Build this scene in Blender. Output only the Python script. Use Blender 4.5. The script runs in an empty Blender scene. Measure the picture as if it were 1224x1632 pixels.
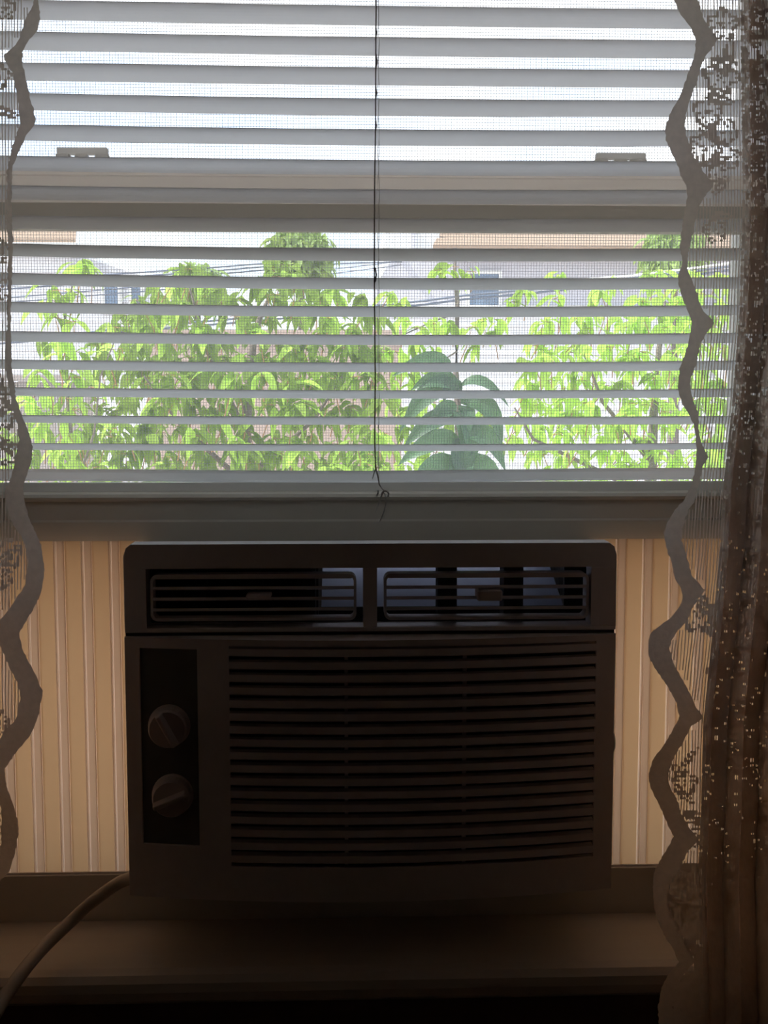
import bpy, bmesh, math, random
from mathutils import Vector, Matrix, Euler
random.seed(11)
SC = bpy.context.scene
COL = SC.collection
R = math.radians

# ------------------------------------------------------------------ camera, sky, sun, exposure
F = 1850.0
CAM = Vector((0.0, -0.99, 1.255))
PITCH, YAW, ROLL = R(5.3), R(2.0), R(0.0)
cd = bpy.data.cameras.new('camera')
cd.sensor_fit = 'HORIZONTAL'
cd.sensor_width = 36.0
cd.lens = F / 1224.0 * 36.0
cd.clip_start = 0.02
cd.clip_end = 500
cam = bpy.data.objects.new('camera', cd)
cam.location = CAM
cam.rotation_euler = Euler((R(90) - PITCH, ROLL, -YAW), 'XYZ')
COL.objects.link(cam)
SC.camera = cam
_rot = cam.rotation_euler.to_matrix()
RIGHT, UP, FWD = _rot @ Vector((1, 0, 0)), _rot @ Vector((0, 1, 0)), _rot @ Vector((0, 0, -1))

w = bpy.data.worlds.new('sky')
SC.world = w
w.use_nodes = True
nt = w.node_tree
nt.nodes.clear()
wo = nt.nodes.new('ShaderNodeOutputWorld')
bg = nt.nodes.new('ShaderNodeBackground')
tc = nt.nodes.new('ShaderNodeTexCoord')
mp = nt.nodes.new('ShaderNodeMapping')
mp.inputs['Scale'].default_value = (1.0, 1.0, 2.2)
no = nt.nodes.new('ShaderNodeTexNoise')
no.inputs['Scale'].default_value = 5.0
no.inputs['Detail'].default_value = 5.0
cr = nt.nodes.new('ShaderNodeValToRGB')
cr.color_ramp.elements[0].position = 0.36
cr.color_ramp.elements[0].color = (0.60, 0.74, 0.98, 1)
cr.color_ramp.elements[1].position = 0.62
cr.color_ramp.elements[1].color = (0.96, 0.96, 1.0, 1)
nt.links.new(tc.outputs['Generated'], mp.inputs['Vector'])
nt.links.new(mp.outputs['Vector'], no.inputs['Vector'])
nt.links.new(no.outputs['Fac'], cr.inputs['Fac'])
nt.links.new(cr.outputs['Color'], bg.inputs['Color'])
bg.inputs['Strength'].default_value = 2.15
nt.links.new(bg.outputs[0], wo.inputs[0])

sd = bpy.data.lights.new('sun', 'SUN')
sd.energy = 5.8
sd.angle = R(1.0)
sd.color = (1.0, 0.96, 0.88)
sun = bpy.data.objects.new('sun', sd)
sun.rotation_euler = Euler((R(46), 0, R(-76)), 'XYZ')
COL.objects.link(sun)

SC.view_settings.view_transform = 'Standard'
SC.view_settings.look = 'None'
SC.view_settings.gamma = 1.0
SC.view_settings.use_curve_mapping = False
SC.view_settings.exposure = 0.2
SC.cycles.use_denoising = True
SC.cycles.max_bounces = 12
SC.cycles.diffuse_bounces = 6
SC.cycles.transparent_max_bounces = 24


def P(px, py, Y):
    """point of the plane y=Y that is seen at photograph pixel (px, py)"""
    d = FWD + RIGHT * ((px - 612.0) / F) - UP * ((py - 816.0) / F)
    return CAM + d * ((Y - CAM.y) / d.y)


def lerp_table(tab, v):
    if v <= tab[0][0]:
        return tab[0][1]
    for (a, b), (c, d) in zip(tab, tab[1:]):
        if v <= c:
            return b + (d - b) * (v - a) / (c - a)
    return tab[-1][1]


# ------------------------------------------------------------------ materials
def mat(name, col, rough=0.6, spec=0.4, transl=0.0, tcol=None, var=0.0, scale=30.0, bump=0.0, metal=0.0, rnd=0.0, stretch=(1, 1, 1)):
    m = bpy.data.materials.new(name)
    m.use_nodes = True
    t = m.node_tree
    t.nodes.clear()
    out = t.nodes.new('ShaderNodeOutputMaterial')
    p = t.nodes.new('ShaderNodeBsdfPrincipled')
    p.inputs['Roughness'].default_value = rough
    p.inputs['Specular IOR Level'].default_value = spec
    p.inputs['Metallic'].default_value = metal
    t_c = t.nodes.new('ShaderNodeTexCoord')
    mpp = t.nodes.new('ShaderNodeMapping')
    mpp.inputs['Scale'].default_value = stretch
    t.links.new(t_c.outputs['Object'], mpp.inputs['Vector'])
    n = t.nodes.new('ShaderNodeTexNoise')
    n.inputs['Scale'].default_value = scale
    n.inputs['Detail'].default_value = 4.0
    t.links.new(mpp.outputs['Vector'], n.inputs['Vector'])

    def coloured(c):
        mx = t.nodes.new('ShaderNodeMix')
        mx.data_type = 'RGBA'
        mx.inputs[6].default_value = tuple(x * (1 - var) for x in c) + (1,)
        mx.inputs[7].default_value = tuple(min(1, x * (1 + var)) for x in c) + (1,)
        t.links.new(n.outputs['Fac'], mx.inputs[0])
        o = mx.outputs[2]
        if rnd:
            oi = t.nodes.new('ShaderNodeObjectInfo')
            hs = t.nodes.new('ShaderNodeHueSaturation')
            mr = t.nodes.new('ShaderNodeMapRange')
            mr.inputs[3].default_value = 1 - rnd
            mr.inputs[4].default_value = 1 + rnd
            t.links.new(oi.outputs['Random'], mr.inputs[0])
            t.links.new(mr.outputs[0], hs.inputs['Value'])
            t.links.new(o, hs.inputs['Color'])
            o = hs.outputs[0]
        return o
    t.links.new(coloured(col), p.inputs['Base Color'])
    if bump:
        b = t.nodes.new('ShaderNodeBump')
        b.inputs['Strength'].default_value = bump
        b.inputs['Distance'].default_value = 0.002
        t.links.new(n.outputs['Fac'], b.inputs['Height'])
        t.links.new(b.outputs[0], p.inputs['Normal'])
    if transl:
        tr = t.nodes.new('ShaderNodeBsdfTranslucent')
        t.links.new(coloured(tcol or col), tr.inputs['Color'])
        ms = t.nodes.new('ShaderNodeMixShader')
        ms.inputs[0].default_value = transl
        t.links.new(p.outputs[0], ms.inputs[1])
        t.links.new(tr.outputs[0], ms.inputs[2])
        t.links.new(ms.outputs[0], out.inputs[0])
    else:
        t.links.new(p.outputs[0], out.inputs[0])
    return m


def glass_mat(name, veil):  # translucent share added as a haze veil that washes out the view
    m = bpy.data.materials.new(name)
    m.use_nodes = True
    t = m.node_tree
    t.nodes.clear()
    out = t.nodes.new('ShaderNodeOutputMaterial')
    tr = t.nodes.new('ShaderNodeBsdfTransparent')
    tr.inputs['Color'].default_value = (0.97, 0.985, 0.98, 1)
    gl = t.nodes.new('ShaderNodeBsdfGlossy')
    gl.inputs['Roughness'].default_value = 0.02
    fr = t.nodes.new('ShaderNodeFresnel')
    fr.inputs['IOR'].default_value = 1.25
    m1 = t.nodes.new('ShaderNodeMixShader')
    t.links.new(fr.outputs[0], m1.inputs[0])
    t.links.new(tr.outputs[0], m1.inputs[1])
    t.links.new(gl.outputs[0], m1.inputs[2])
    tl = t.nodes.new('ShaderNodeBsdfTranslucent')
    tl.inputs['Color'].default_value = (0.9, 0.9, 0.9, 1)
    n = t.nodes.new('ShaderNodeTexNoise')
    n.inputs['Scale'].default_value = 9.0
    mr = t.nodes.new('ShaderNodeMapRange')
    mr.inputs[3].default_value = veil * 0.6
    mr.inputs[4].default_value = veil * 1.4
    t.links.new(n.outputs['Fac'], mr.inputs[0])
    m2 = t.nodes.new('ShaderNodeMixShader')
    t.links.new(mr.outputs[0], m2.inputs[0])
    t.links.new(m1.outputs[0], m2.inputs[1])
    t.links.new(tl.outputs[0], m2.inputs[2])
    t.links.new(m2.outputs[0], out.inputs[0])
    return m


M = dict(
    wall=mat('wall_paint', (0.78, 0.66, 0.56), 0.8, 0.2, var=0.05, scale=40, bump=0.1),
    ceil=mat('ceiling_paint', (0.82, 0.75, 0.68), 0.9, 0.1, var=0.03),
    floor=mat('floor_wood', (0.42, 0.27, 0.17), 0.5, 0.3, var=0.3, scale=8, stretch=(1, 12, 1)),
    sill=mat('painted_wood', (0.70, 0.62, 0.53), 0.45, 0.35, var=0.05, scale=14, bump=0.06, stretch=(1, 8, 8)),
    apron=mat('added_dark_board', (0.16, 0.10, 0.07), 0.6, 0.2, var=0.2, scale=10, stretch=(1, 8, 8)),
    vinyl=mat('sash_vinyl_lit', (0.80, 0.79, 0.76), 0.45, 0.35, transl=0.66, tcol=(0.94, 0.88, 0.82), var=0.04, scale=6),  # translucency raised to stand in for the flare veil over the rails
    rail=mat('sash_vinyl_shaded', (0.62, 0.57, 0.49), 0.45, 0.35, transl=0.08, tcol=(0.84, 0.74, 0.60), var=0.04, scale=6),  # darker copy of the sash vinyl, the bottom rail's shade in its colour
    bead=mat('sash_vinyl_groove_shade', (0.58, 0.55, 0.50), 0.5, 0.3, transl=0.42, tcol=(0.80, 0.76, 0.70), var=0.05, scale=6),  # darker vinyl copy, shadow of the groove put into the colour
    frame=mat('frame_vinyl', (0.74, 0.71, 0.66), 0.45, 0.35, var=0.04, scale=6),
    latch=mat('latch_plastic', (0.85, 0.83, 0.80), 0.4, 0.4, transl=0.8, var=0.03),
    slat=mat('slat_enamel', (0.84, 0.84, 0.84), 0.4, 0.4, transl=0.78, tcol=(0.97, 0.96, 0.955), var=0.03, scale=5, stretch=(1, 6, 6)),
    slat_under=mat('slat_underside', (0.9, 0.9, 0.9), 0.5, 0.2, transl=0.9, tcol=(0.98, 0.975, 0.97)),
    cord=mat('cord_fibre', (0.60, 0.56, 0.52), 0.9, 0.1, var=0.15, scale=300),
    screen=mat('screen_wire', (0.34, 0.34, 0.36), 0.6, 0.3, var=0.1, scale=60),
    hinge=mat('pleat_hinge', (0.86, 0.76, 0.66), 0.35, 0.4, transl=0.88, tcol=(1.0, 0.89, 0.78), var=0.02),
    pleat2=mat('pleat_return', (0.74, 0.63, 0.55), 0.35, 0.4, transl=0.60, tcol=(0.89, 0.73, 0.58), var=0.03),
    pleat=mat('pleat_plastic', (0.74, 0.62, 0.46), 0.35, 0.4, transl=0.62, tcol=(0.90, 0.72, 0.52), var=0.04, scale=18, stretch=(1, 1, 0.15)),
    ac=mat('ac_plastic', (0.88, 0.82, 0.81), 0.5, 0.35, var=0.05, scale=90, bump=0.05),
    ac_lou=mat('louver_plastic', (0.84, 0.77, 0.76), 0.5, 0.35, var=0.05, scale=60),
    ac_dark=mat('control_plate', (0.20, 0.20, 0.18), 0.4, 0.4, var=0.1, scale=80),
    ac_black=mat('filter_foam', (0.075, 0.07, 0.07), 0.9, 0.1, var=0.2, scale=200),
    ac_steel=mat('case_steel', (0.55, 0.53, 0.50), 0.5, 0.4, var=0.05),
    ac_blue=mat('plenum_blue_glow', (0.50, 0.54, 0.70), 0.6, 0.3, var=0.08, scale=50),
    knob=mat('knob_plastic', (0.72, 0.62, 0.58), 0.4, 0.45, var=0.04, scale=60),
    rubber=mat('cord_rubber', (0.62, 0.52, 0.42), 0.5, 0.35, var=0.05),
    lace=mat('lace_thread', (0.74, 0.62, 0.55), 0.9, 0.1, transl=0.57, tcol=(0.85, 0.77, 0.70), var=0.15, scale=160),
    band=mat('lace_tape', (0.76, 0.64, 0.57), 0.9, 0.1, transl=0.52, tcol=(0.80, 0.72, 0.66), var=0.14, scale=220, bump=0.3),
    rod=mat('rod_metal', (0.5, 0.42, 0.3), 0.35, 0.5, metal=0.8),
    leaf=mat('leaf_green', (0.34, 0.50, 0.08), 0.65, 0.12, transl=0.46, tcol=(0.54, 0.77, 0.15), var=0.3, scale=12, rnd=0.5),
    leaf2=mat('leaf_far', (0.34, 0.46, 0.16), 0.5, 0.3, transl=0.4, tcol=(0.55, 0.70, 0.18), var=0.3, scale=4, rnd=0.3),
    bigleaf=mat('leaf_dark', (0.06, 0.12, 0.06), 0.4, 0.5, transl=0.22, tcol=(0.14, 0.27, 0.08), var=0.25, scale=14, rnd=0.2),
    twig=mat('twig_red', (0.42, 0.22, 0.12), 0.7, 0.2, var=0.2),
    bark=mat('bark', (0.20, 0.16, 0.14), 0.85, 0.2, var=0.35, scale=25, bump=0.5),
    siding=mat('siding_white', (0.86, 0.85, 0.88), 0.6, 0.3, var=0.03, scale=2),
    siding2=mat('siding_lilac', (0.60, 0.58, 0.64), 0.7, 0.3, var=0.04, scale=2),
    peach=mat('roof_peach', (0.34, 0.235, 0.17), 0.85, 0.2, var=0.15, scale=9, bump=0.3),
    greyroof=mat('roof_grey', (0.52, 0.50, 0.53), 0.85, 0.2, var=0.12, scale=12, bump=0.3),
    white=mat('trim_white', (0.86, 0.85, 0.84), 0.5, 0.3),
    pane=mat('far_glass', (0.16, 0.22, 0.32), 0.1, 0.6, var=0.2, scale=2),
    gwall=mat('garden_plaster', (0.44, 0.33, 0.28), 0.9, 0.1, var=0.12, scale=3),
    fence=mat('fence_wood', (0.36, 0.30, 0.28), 0.8, 0.2, var=0.2, scale=8),
    cable=mat('cable_black', (0.16, 0.18, 0.24), 0.6, 0.3),
    cable_w=mat('cable_white', (0.85, 0.85, 0.85), 0.5, 0.3),
    ground=mat('ground_paving', (0.66, 0.56, 0.50), 0.9, 0.2, var=0.15, scale=2),
    glass=glass_mat('window_glass', 0.032),
)


# ------------------------------------------------------------------ mesh helpers
class MB:
    def __init__(self):
        self.v, self.f = [], []

    def quad(self, a, b, c, d):
        n = len(self.v)
        self.v += [tuple(a), tuple(b), tuple(c), tuple(d)]
        self.f.append((n, n + 1, n + 2, n + 3))

    def box(self, x0, x1, y0, y1, z0, z1):
        n = len(self.v)
        for z in (z0, z1):
            for (x, y) in ((x0, y0), (x1, y0), (x1, y1), (x0, y1)):
                self.v.append((x, y, z))
        for q in ((3, 2, 1, 0), (4, 5, 6, 7), (0, 1, 5, 4), (1, 2, 6, 5), (2, 3, 7, 6), (3, 0, 4, 7)):
            self.f.append(tuple(n + i for i in q))

    def loft(self, rings, closed_ring=True, caps=True):
        n0 = len(self.v)
        k = len(rings[0])
        for r in rings:
            self.v += [tuple(p) for p in r]
        for i in range(len(rings) - 1):
            for j in range(k if closed_ring else k - 1):
                a = n0 + i * k + j
                b = n0 + i * k + (j + 1) % k
                self.f.append((a, b, b + k, a + k))
        if caps and closed_ring:
            self.f.append(tuple(n0 + j for j in reversed(range(k))))
            self.f.append(tuple(n0 + (len(rings) - 1) * k + j for j in range(k)))

    def tube(self, pts, rad, sides=6, flat=1.0):
        pts = [Vector(p) for p in pts]
        rings = []
        for i, p in enumerate(pts):
            t = (pts[min(i + 1, len(pts) - 1)] - pts[max(i - 1, 0)]).normalized()
            a = t.cross(Vector((0, 0, 1)))
            if a.length < 1e-3:
                a = t.cross(Vector((0, 1, 0)))
            a.normalize()
            b = t.cross(a).normalized()
            r = rad[i] if isinstance(rad, (list, tuple)) else rad
            rings.append([p + a * (r * math.cos(2 * math.pi * j / sides)) + b * (r * flat * math.sin(2 * math.pi * j / sides)) for j in range(sides)])
        self.loft(rings)

    def build(self, name, material, parent=None, smooth=False, bevel=0.0, solid=0.0, seg=2, fix=True):
        me = bpy.data.meshes.new(name)
        me.from_pydata(self.v, [], self.f)
        if fix:
            bm = bmesh.new()
            bm.from_mesh(me)
            bmesh.ops.remove_doubles(bm, verts=bm.verts, dist=1e-6)
            bmesh.ops.recalc_face_normals(bm, faces=bm.faces)
            bm.to_mesh(me)
            bm.free()
        me.materials.append(material)
        o = bpy.data.objects.new(name, me)
        COL.objects.link(o)
        if parent:
            o.parent = parent
            o.matrix_parent_inverse = Matrix.Translation(-parent.location)
        if smooth:
            for p in me.polygons:
                p.use_smooth = True
        if solid:
            s = o.modifiers.new('solid', 'SOLIDIFY')
            s.thickness = solid
            s.offset = -1
        if bevel:
            b = o.modifiers.new('bevel', 'BEVEL')
            b.width = bevel
            b.segments = seg
            b.limit_method = 'ANGLE'
            b.angle_limit = R(40)
        return o


def tag(o, label, cat, group=None, kind=None):
    o['label'] = label
    o['category'] = cat
    if group:
        o['group'] = group
    if kind:
        o['kind'] = kind
    return o


def empty(name, loc):
    o = bpy.data.objects.new(name, None)
    o.location = loc
    o.empty_display_size = 0.05
    COL.objects.link(o)
    return o


def box_obj(name, m, parent, *b, bevel=0.0):
    q = MB()
    q.box(*b)
    return q.build(name, m, parent, bevel=bevel)


# ------------------------------------------------------------------ levels
Z_SILL = P(612, 1553, -0.058).z
Y_WALL = -0.030
XL = P(-70, 900, 0.09).x
XR = P(1224, 900, 0.09).x
Z_HEAD = 1.76
Z_TRACK = P(120, 1390, 0.058).z
Z_FLOOR = 0.0

# ------------------------------------------------------------------ room
RX0, RX1, RY0 = -1.5, 1.7, -2.9
q = MB()
q.box(RX0, RX1, Y_WALL, 0.17, 0.0, Z_SILL - 0.03)
q.box(RX0, RX1, Y_WALL, 0.17, Z_HEAD, 2.45)
q.box(RX0, XL - 0.012, Y_WALL, 0.17, Z_SILL - 0.03, Z_HEAD)
q.box(XR + 0.012, RX1, Y_WALL, 0.17, Z_SILL - 0.03, Z_HEAD)
tag(q.build('wall_front', M['wall'], fix=False), 'tan painted wall around and below the window', 'wall', kind='structure')
tag(box_obj('wall_left', M['wall'], None, RX0 - 0.1, RX0, RY0, 0.17, 0, 2.45), 'tan painted side wall of the room, left of the window', 'wall', kind='structure')
tag(box_obj('wall_right', M['wall'], None, RX1, RX1 + 0.1, RY0, 0.17, 0, 2.45), 'tan painted side wall of the room, right of the window', 'wall', kind='structure')
tag(box_obj('wall_back', M['wall'], None, RX0 - 0.1, RX1 + 0.1, RY0 - 0.1, RY0, 0, 2.45), 'tan painted wall facing the window', 'wall', kind='structure')
tag(box_obj('floor', M['floor'], None, RX0 - 0.1, RX1 + 0.1, RY0 - 0.1, 0.17, -0.1, 0), 'dark wooden floor of the room', 'floor', kind='structure')
tag(box_obj('ceiling', M['ceil'], None, RX0 - 0.1, RX1 + 0.1, RY0 - 0.1, 0.17, 2.45, 2.55), 'pale painted ceiling of the room', 'ceiling', kind='structure')

# sill board
q = MB()
prof = [(0.052, -0.030), (0.052, 0.0), (-0.040, 0.0), (-0.050, -0.0015), (-0.056, -0.006), (-0.058, -0.013), (-0.056, -0.021), (-0.050, -0.026), (-0.043, -0.028)]
q.loft([[(x, y, Z_SILL + z) for (y, z) in prof] for x in (XL - 0.10, XR + 0.06)])
tag(q.build('trim_1', M['sill'], smooth=False), 'painted wooden windowsill board under the air conditioner', 'windowsill', kind='structure')
for nm, x0, x1, side in (('trim_2', XL - 0.08, XL - 0.012, 'left'), ('trim_3', XR + 0.012, XR + 0.08, 'right')):
    tag(box_obj(nm, M['sill'], None, x0, x1, Y_WALL - 0.012, Y_WALL - 0.0005, Z_SILL + 0.0005, Z_HEAD + 0.05, bevel=0.003), 'painted casing board up the %s side of the window' % side, 'trim', kind='structure')

tag(box_obj('trim_4', M['apron'], None, XL - 0.08, XR + 0.04, Y_WALL - 0.010, Y_WALL - 0.0005, Z_SILL - 0.45, Z_SILL - 0.0285, bevel=0.002), 'added dark board on the wall below the windowsill', 'trim', kind='structure')  # board added to bring the area under the sill down to black

# ------------------------------------------------------------------ window
win = empty('window_1', ((XL + XR) / 2, 0.1, Z_SILL))
tag(win, 'white vinyl double hung window, lower sash raised onto the air conditioner', 'window', kind='structure')
q = MB()
q.box(XL - 0.011, XL, 0.042, 0.168, Z_SILL + 0.001, Z_HEAD - 0.001)
q.box(XL, XL + 0.008, 0.066, 0.070, Z_TRACK, Z_HEAD - 0.001)
q.build('jamb', M['frame'], win)
q = MB()
q.box(XR, XR + 0.011, 0.042, 0.168, Z_SILL + 0.001, Z_HEAD - 0.001)
q.box(XR - 0.008, XR, 0.066, 0.070, Z_TRACK, Z_HEAD - 0.001)
q.build('jamb', M['frame'], win)
q = MB()
q.box(XL, XR, 0.055, 0.168, Z_HEAD - 0.025, Z_HEAD - 0.001)
q.build('head_rail', M['frame'], win)
q = MB()   # bottom frame rail with a shallow track for the filler panels
q.box(XL, XR, 0.0525, 0.168, Z_SILL - 0.029, Z_TRACK - 0.006)
q.box(XL, XR, 0.0525, 0.0545, Z_TRACK - 0.006, Z_TRACK - 0.0005)
q.box(XL, XR, 0.0695, 0.168, Z_TRACK - 0.006, Z_TRACK - 0.0005)
q.build('bottom_track', M['frame'], win, bevel=0.0012)
# lower sash
za = P(612, 862, 0.075).z      # underside of raised sash
zb = P(612, 784, 0.075).z      # top of the bottom rail
zc = P(612, 346, 0.078).z      # underside of the top rail
zd = P(612, 257, 0.078).z      # top of the top rail
zm = P(612, 324, 0.078).z
q = MB()
rp = [(0.108, 0.0), (0.108, zb - za - 0.003), (0.100, zb - za), (0.078, zb - za), (0.0735, zb - za - 0.0015), (0.072, zb - za - 0.0045), (0.0735, zb - za - 0.0070), (0.0775, zb - za - 0.0085), (0.0775, 0.020), (0.0765, 0.018), (0.0765, 0.0)]
q.loft([[(x, y, za + z) for (y, z) in rp] for x in (XL + 0.009, XR - 0.009)])
q.build('sash_rail', M['rail'], win)
q = MB()
tp = [(0.108, zd), (0.076, zd), (0.076, zd - 0.014), (0.073, zd - 0.016), (0.073, zd - 0.025), (0.075, zd - 0.027), (0.075, zm + 0.001), (0.080, zm), (0.108, zm)]
q.loft([[(x, y, z) for (y, z) in tp] for x in (XL + 0.009, XR - 0.009)])
q.build('sash_rail', M['vinyl'], win)
q = MB()
tp = [(0.107, zm - 0.0002), (0.083, zm - 0.0002), (0.083, zc), (0.088, zc - 0.006), (0.088, zc - 0.010), (0.107, zc - 0.010)]
q.loft([[(x, y, z) for (y, z) in tp] for x in (XL + 0.009, XR - 0.009)])
q.build('glazing_bead', M['bead'], win)
for sx, s in ((XL + 0.009, 1), (XR - 0.009, -1)):
    q = MB()
    a, b = sorted((sx, sx + s * 0.022))
    q.box(a, b, 0.079, 0.107, zb - 0.006, zc - 0.008)
    q.build('sash_stile', M['vinyl'], win, bevel=0.002)
q = MB()
q.box(XL + 0.03, XR - 0.03, 0.090, 0.094, zb - 0.003, zc - 0.007)
gl1 = q.build('glass_pane', M['glass'], win)
q = MB()   # dark glazing bead above the sash lip
q.box(XL + 0.03, XR - 0.03, 0.0845, 0.0895, zb - 0.0005, P(612, 768, 0.083).z)
q.build('glazing_bead', M['frame'], win, bevel=0.001)
# upper sash
zu = P(612, 850, 0.125).z
q = MB()
q.box(XL + 0.001, XR - 0.001, 0.114, 0.144, zu, zu + 0.030)
q.build('sash_rail', M['frame'], win, bevel=0.003)
q = MB()
q.box(XL + 0.001, XR - 0.001, 0.114, 0.144, Z_HEAD - 0.055, Z_HEAD - 0.027)
q.build('sash_rail', M['frame'], win, bevel=0.003)
for sx, s in ((XL + 0.001, 1), (XR - 0.001, -1)):
    q = MB()
    a, b = sorted((sx, sx + s * 0.026))
    q.box(a, b, 0.115, 0.143, zu + 0.030, Z_HEAD - 0.055)
    q.build('sash_stile', M['frame'], win, bevel=0.002)
q = MB()
q.box(XL + 0.026, XR - 0.026, 0.126, 0.130, zu + 0.029, Z_HEAD - 0.054)
q.build('glass_pane', M['glass'], win)
# tilt latches on the sash top
for px0, px1, pyt, pyb, slots in ((90, 174, 235.5, 251, ((112, 120.5), (140, 152.5))), (947.5, 1029.5, 244.5, 259, ((968, 979), (998.5, 1004.5)))):
    x0, x1 = P(px0, pyb, 0.09).x, P(px1, pyb, 0.09).x
    zt, zlo = P(px0, pyt, 0.09).z, zd - 0.001
    hz0, hz1 = P(px0, pyb - 4.5, 0.09).z, P(px0, pyb - 0.2, 0.09).z
    hz0, hz1 = max(hz1, zd + 0.0002), max(hz0, zd + 0.0022)
    sl = [(P(a, pyb, 0.09).x, P(b, pyb, 0.09).x) for a, b in slots]
    q = MB()
    q.box(x0 + 0.001, x1 - 0.001, 0.086, 0.094, hz1, zt)
    edges = [x0] + [e for s in sl for e in s] + [x1]
    for k in range(0, len(edges), 2):
        q.box(edges[k], edges[k + 1], 0.086, 0.094, zlo, hz1 + 0.0003)
    q.build('tilt_latch', M['latch'], win, bevel=0.0008)
# insect screen, outside the sashes
q = MB()
ys = 0.158
pit = 0.00272
k = 0
x = XL + 0.002
while x < XR - 0.002:
    q.box(x - 0.00016, x + 0.00016, ys - 0.0002, ys + 0.0002, Z_TRACK, Z_HEAD - 0.026)
    x += pit
z = P(612, 860, ys).z
while z < Z_HEAD - 0.026:
    q.box(XL + 0.001, XR - 0.001, ys - 0.0004, ys, z - 0.00016, z + 0.00016)
    z += pit
q.box(XL, XR, ys - 0.005, ys + 0.005, P(612, 860, ys).z - 0.012, P(612, 860, ys).z)
scr = q.build('insect_screen', M['screen'], win, fix=False)
scr['kind'] = 'stuff'

# ------------------------------------------------------------------ venetian blind
YB = 0.040
edges = [  # upper edge, lower edge of each slat at x=60, 600, 1060
    (1.5, 31, 10.5, 40, 16, 45), (51.5, 80, 61, 88, 65.5, 92), (101, 128.5, 109, 135, 114, 138), (149.5, 175.5, 158.5, 183.5, 162, 184.5),
    (199, 224.5, 208.5, 230, 210, 231.5), (248, 274, 256.5, 278, 258, 280), (296, 319, 302, 325, 303, 325), (345, 364, 349, 369, 350, 369),
    (390.5, 408, 397.5, 415, 397.5, 415), (437, 453.5, 444, 460.5, 444, 460), (483, 497.5, 490, 504, 488.5, 503), (529.5, 544, 535, 548.5, 533, 547),
    (574.5, 588, 579, 592, 577, 590), (618.5, 630.5, 622.5, 635, 621, 633.5), (662, 673.5, 665, 677, 664, 676), (706, 716.5, 709, 718.5, 706.5, 716.5)]
blind = empty('venetian_blind', ((XL + XR) / 2, YB, Z_HEAD - 0.03))
tag(blind, 'white horizontal slat blind lowered over the window glass', 'blind')
BX0, BX1 = XL + 0.006, XR - 0.005
rowz = []
for e in edges:
    rowz.append(tuple((P(px, (a + b) / 2, YB)) for px, a, b in ((60, e[0], e[1]), (600, e[2], e[3]), (1060, e[4], e[5]))))
step = [(rowz[0][k].z - rowz[3][k].z) / 3 for k in range(3)]
nx = 1
while rowz[0][1].z + step[1] < Z_HEAD - 0.035:
    rowz.insert(0, tuple(Vector((rowz[0][k].x, YB, rowz[0][k].z + step[k])) for k in range(3)))


def quad_interp(pts, x):
    (x0, z0), (x1, z1), (x2, z2) = [(p.x, p.z) for p in pts]
    return (z0 * (x - x1) * (x - x2) / ((x0 - x1) * (x0 - x2)) + z1 * (x - x0) * (x - x2) / ((x1 - x0) * (x1 - x2)) + z2 * (x - x0) * (x - x1) / ((x2 - x0) * (x2 - x1)))


SLW = 0.0300
NS = 14
for si, pts in enumerate(rowz):
    # measured thickness gives this slat's tilt (room edge up)
    tilt = R(13.0) + R(random.uniform(-0.5, 0.5))
    q = MB()
    rings = []
    for i in range(NS + 1):
        x = BX0 + (BX1 - BX0) * i / NS
        zc0 = quad_interp(pts, x)
        ring_t, ring_b = [], []
        for j in range(7):
            u = -0.5 + j / 6.0
            yy = u * SLW
            crown = 0.0016 * (1 - (2 * u) ** 2)
            c, s = math.cos(tilt), math.sin(tilt)
            py_, pz_ = yy * c + crown * s, -yy * s + crown * c
            ring_t.append((x, YB + py_, zc0 + pz_ + 0.00025))
            ring_b.append((x, YB + py_, zc0 + pz_ - 0.00025))
        rings.append(ring_t + ring_b[::-1])
    q.loft(rings)
    so = q.build('slat', M['slat'], blind, smooth=False)
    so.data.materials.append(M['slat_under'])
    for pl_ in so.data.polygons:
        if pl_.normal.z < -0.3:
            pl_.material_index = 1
# bottom rail
zr0, zr1 = P(612, 769, YB).z, P(612, 751, YB).z
q = MB()
rings = []
for i in range(9):
    x = BX0 + (BX1 - BX0) * i / 8
    dz = (P(60, 747.5, YB).z if x < 0 else P(1060, 746, YB).z) - zr1
    dz = dz * min(1, abs(x) / 0.28)
    rings.append([(x, YB + a, zr0 + dz + b * (zr1 - zr0)) for a, b in ((-0.006, 0.05), (-0.007, 0.2), (-0.007, 0.8), (-0.006, 0.97), (0, 1.03), (0.010, 0.97), (0.011, 0.8), (-0.003, 0.15), (-0.004, 0.0))])
q.loft(rings)
q.build('bottom_rail', M['slat_under'], blind)
# headrail
box_obj('headrail', M['frame'], blind, BX0, BX1, YB - 0.014, YB + 0.014, Z_HEAD - 0.030, Z_HEAD - 0.0005, bevel=0.002)
# ladder cords
for px in (604, -40, 1158):
    q = MB()
    xx = P(px, 400, YB - 0.016).x
    for yy in (YB - 0.0165, YB + 0.0165):
        pts, n = [], 60
        for i in range(n + 1):
            pts.append((xx + random.uniform(-0.0003, 0.0003), yy, zr0 + 0.004 + (Z_HEAD - 0.03 - zr0 - 0.004) * i / n))
        q.tube(pts, 0.00024, 5)
    q.build('ladder_cord', M['cord'], blind)
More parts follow.
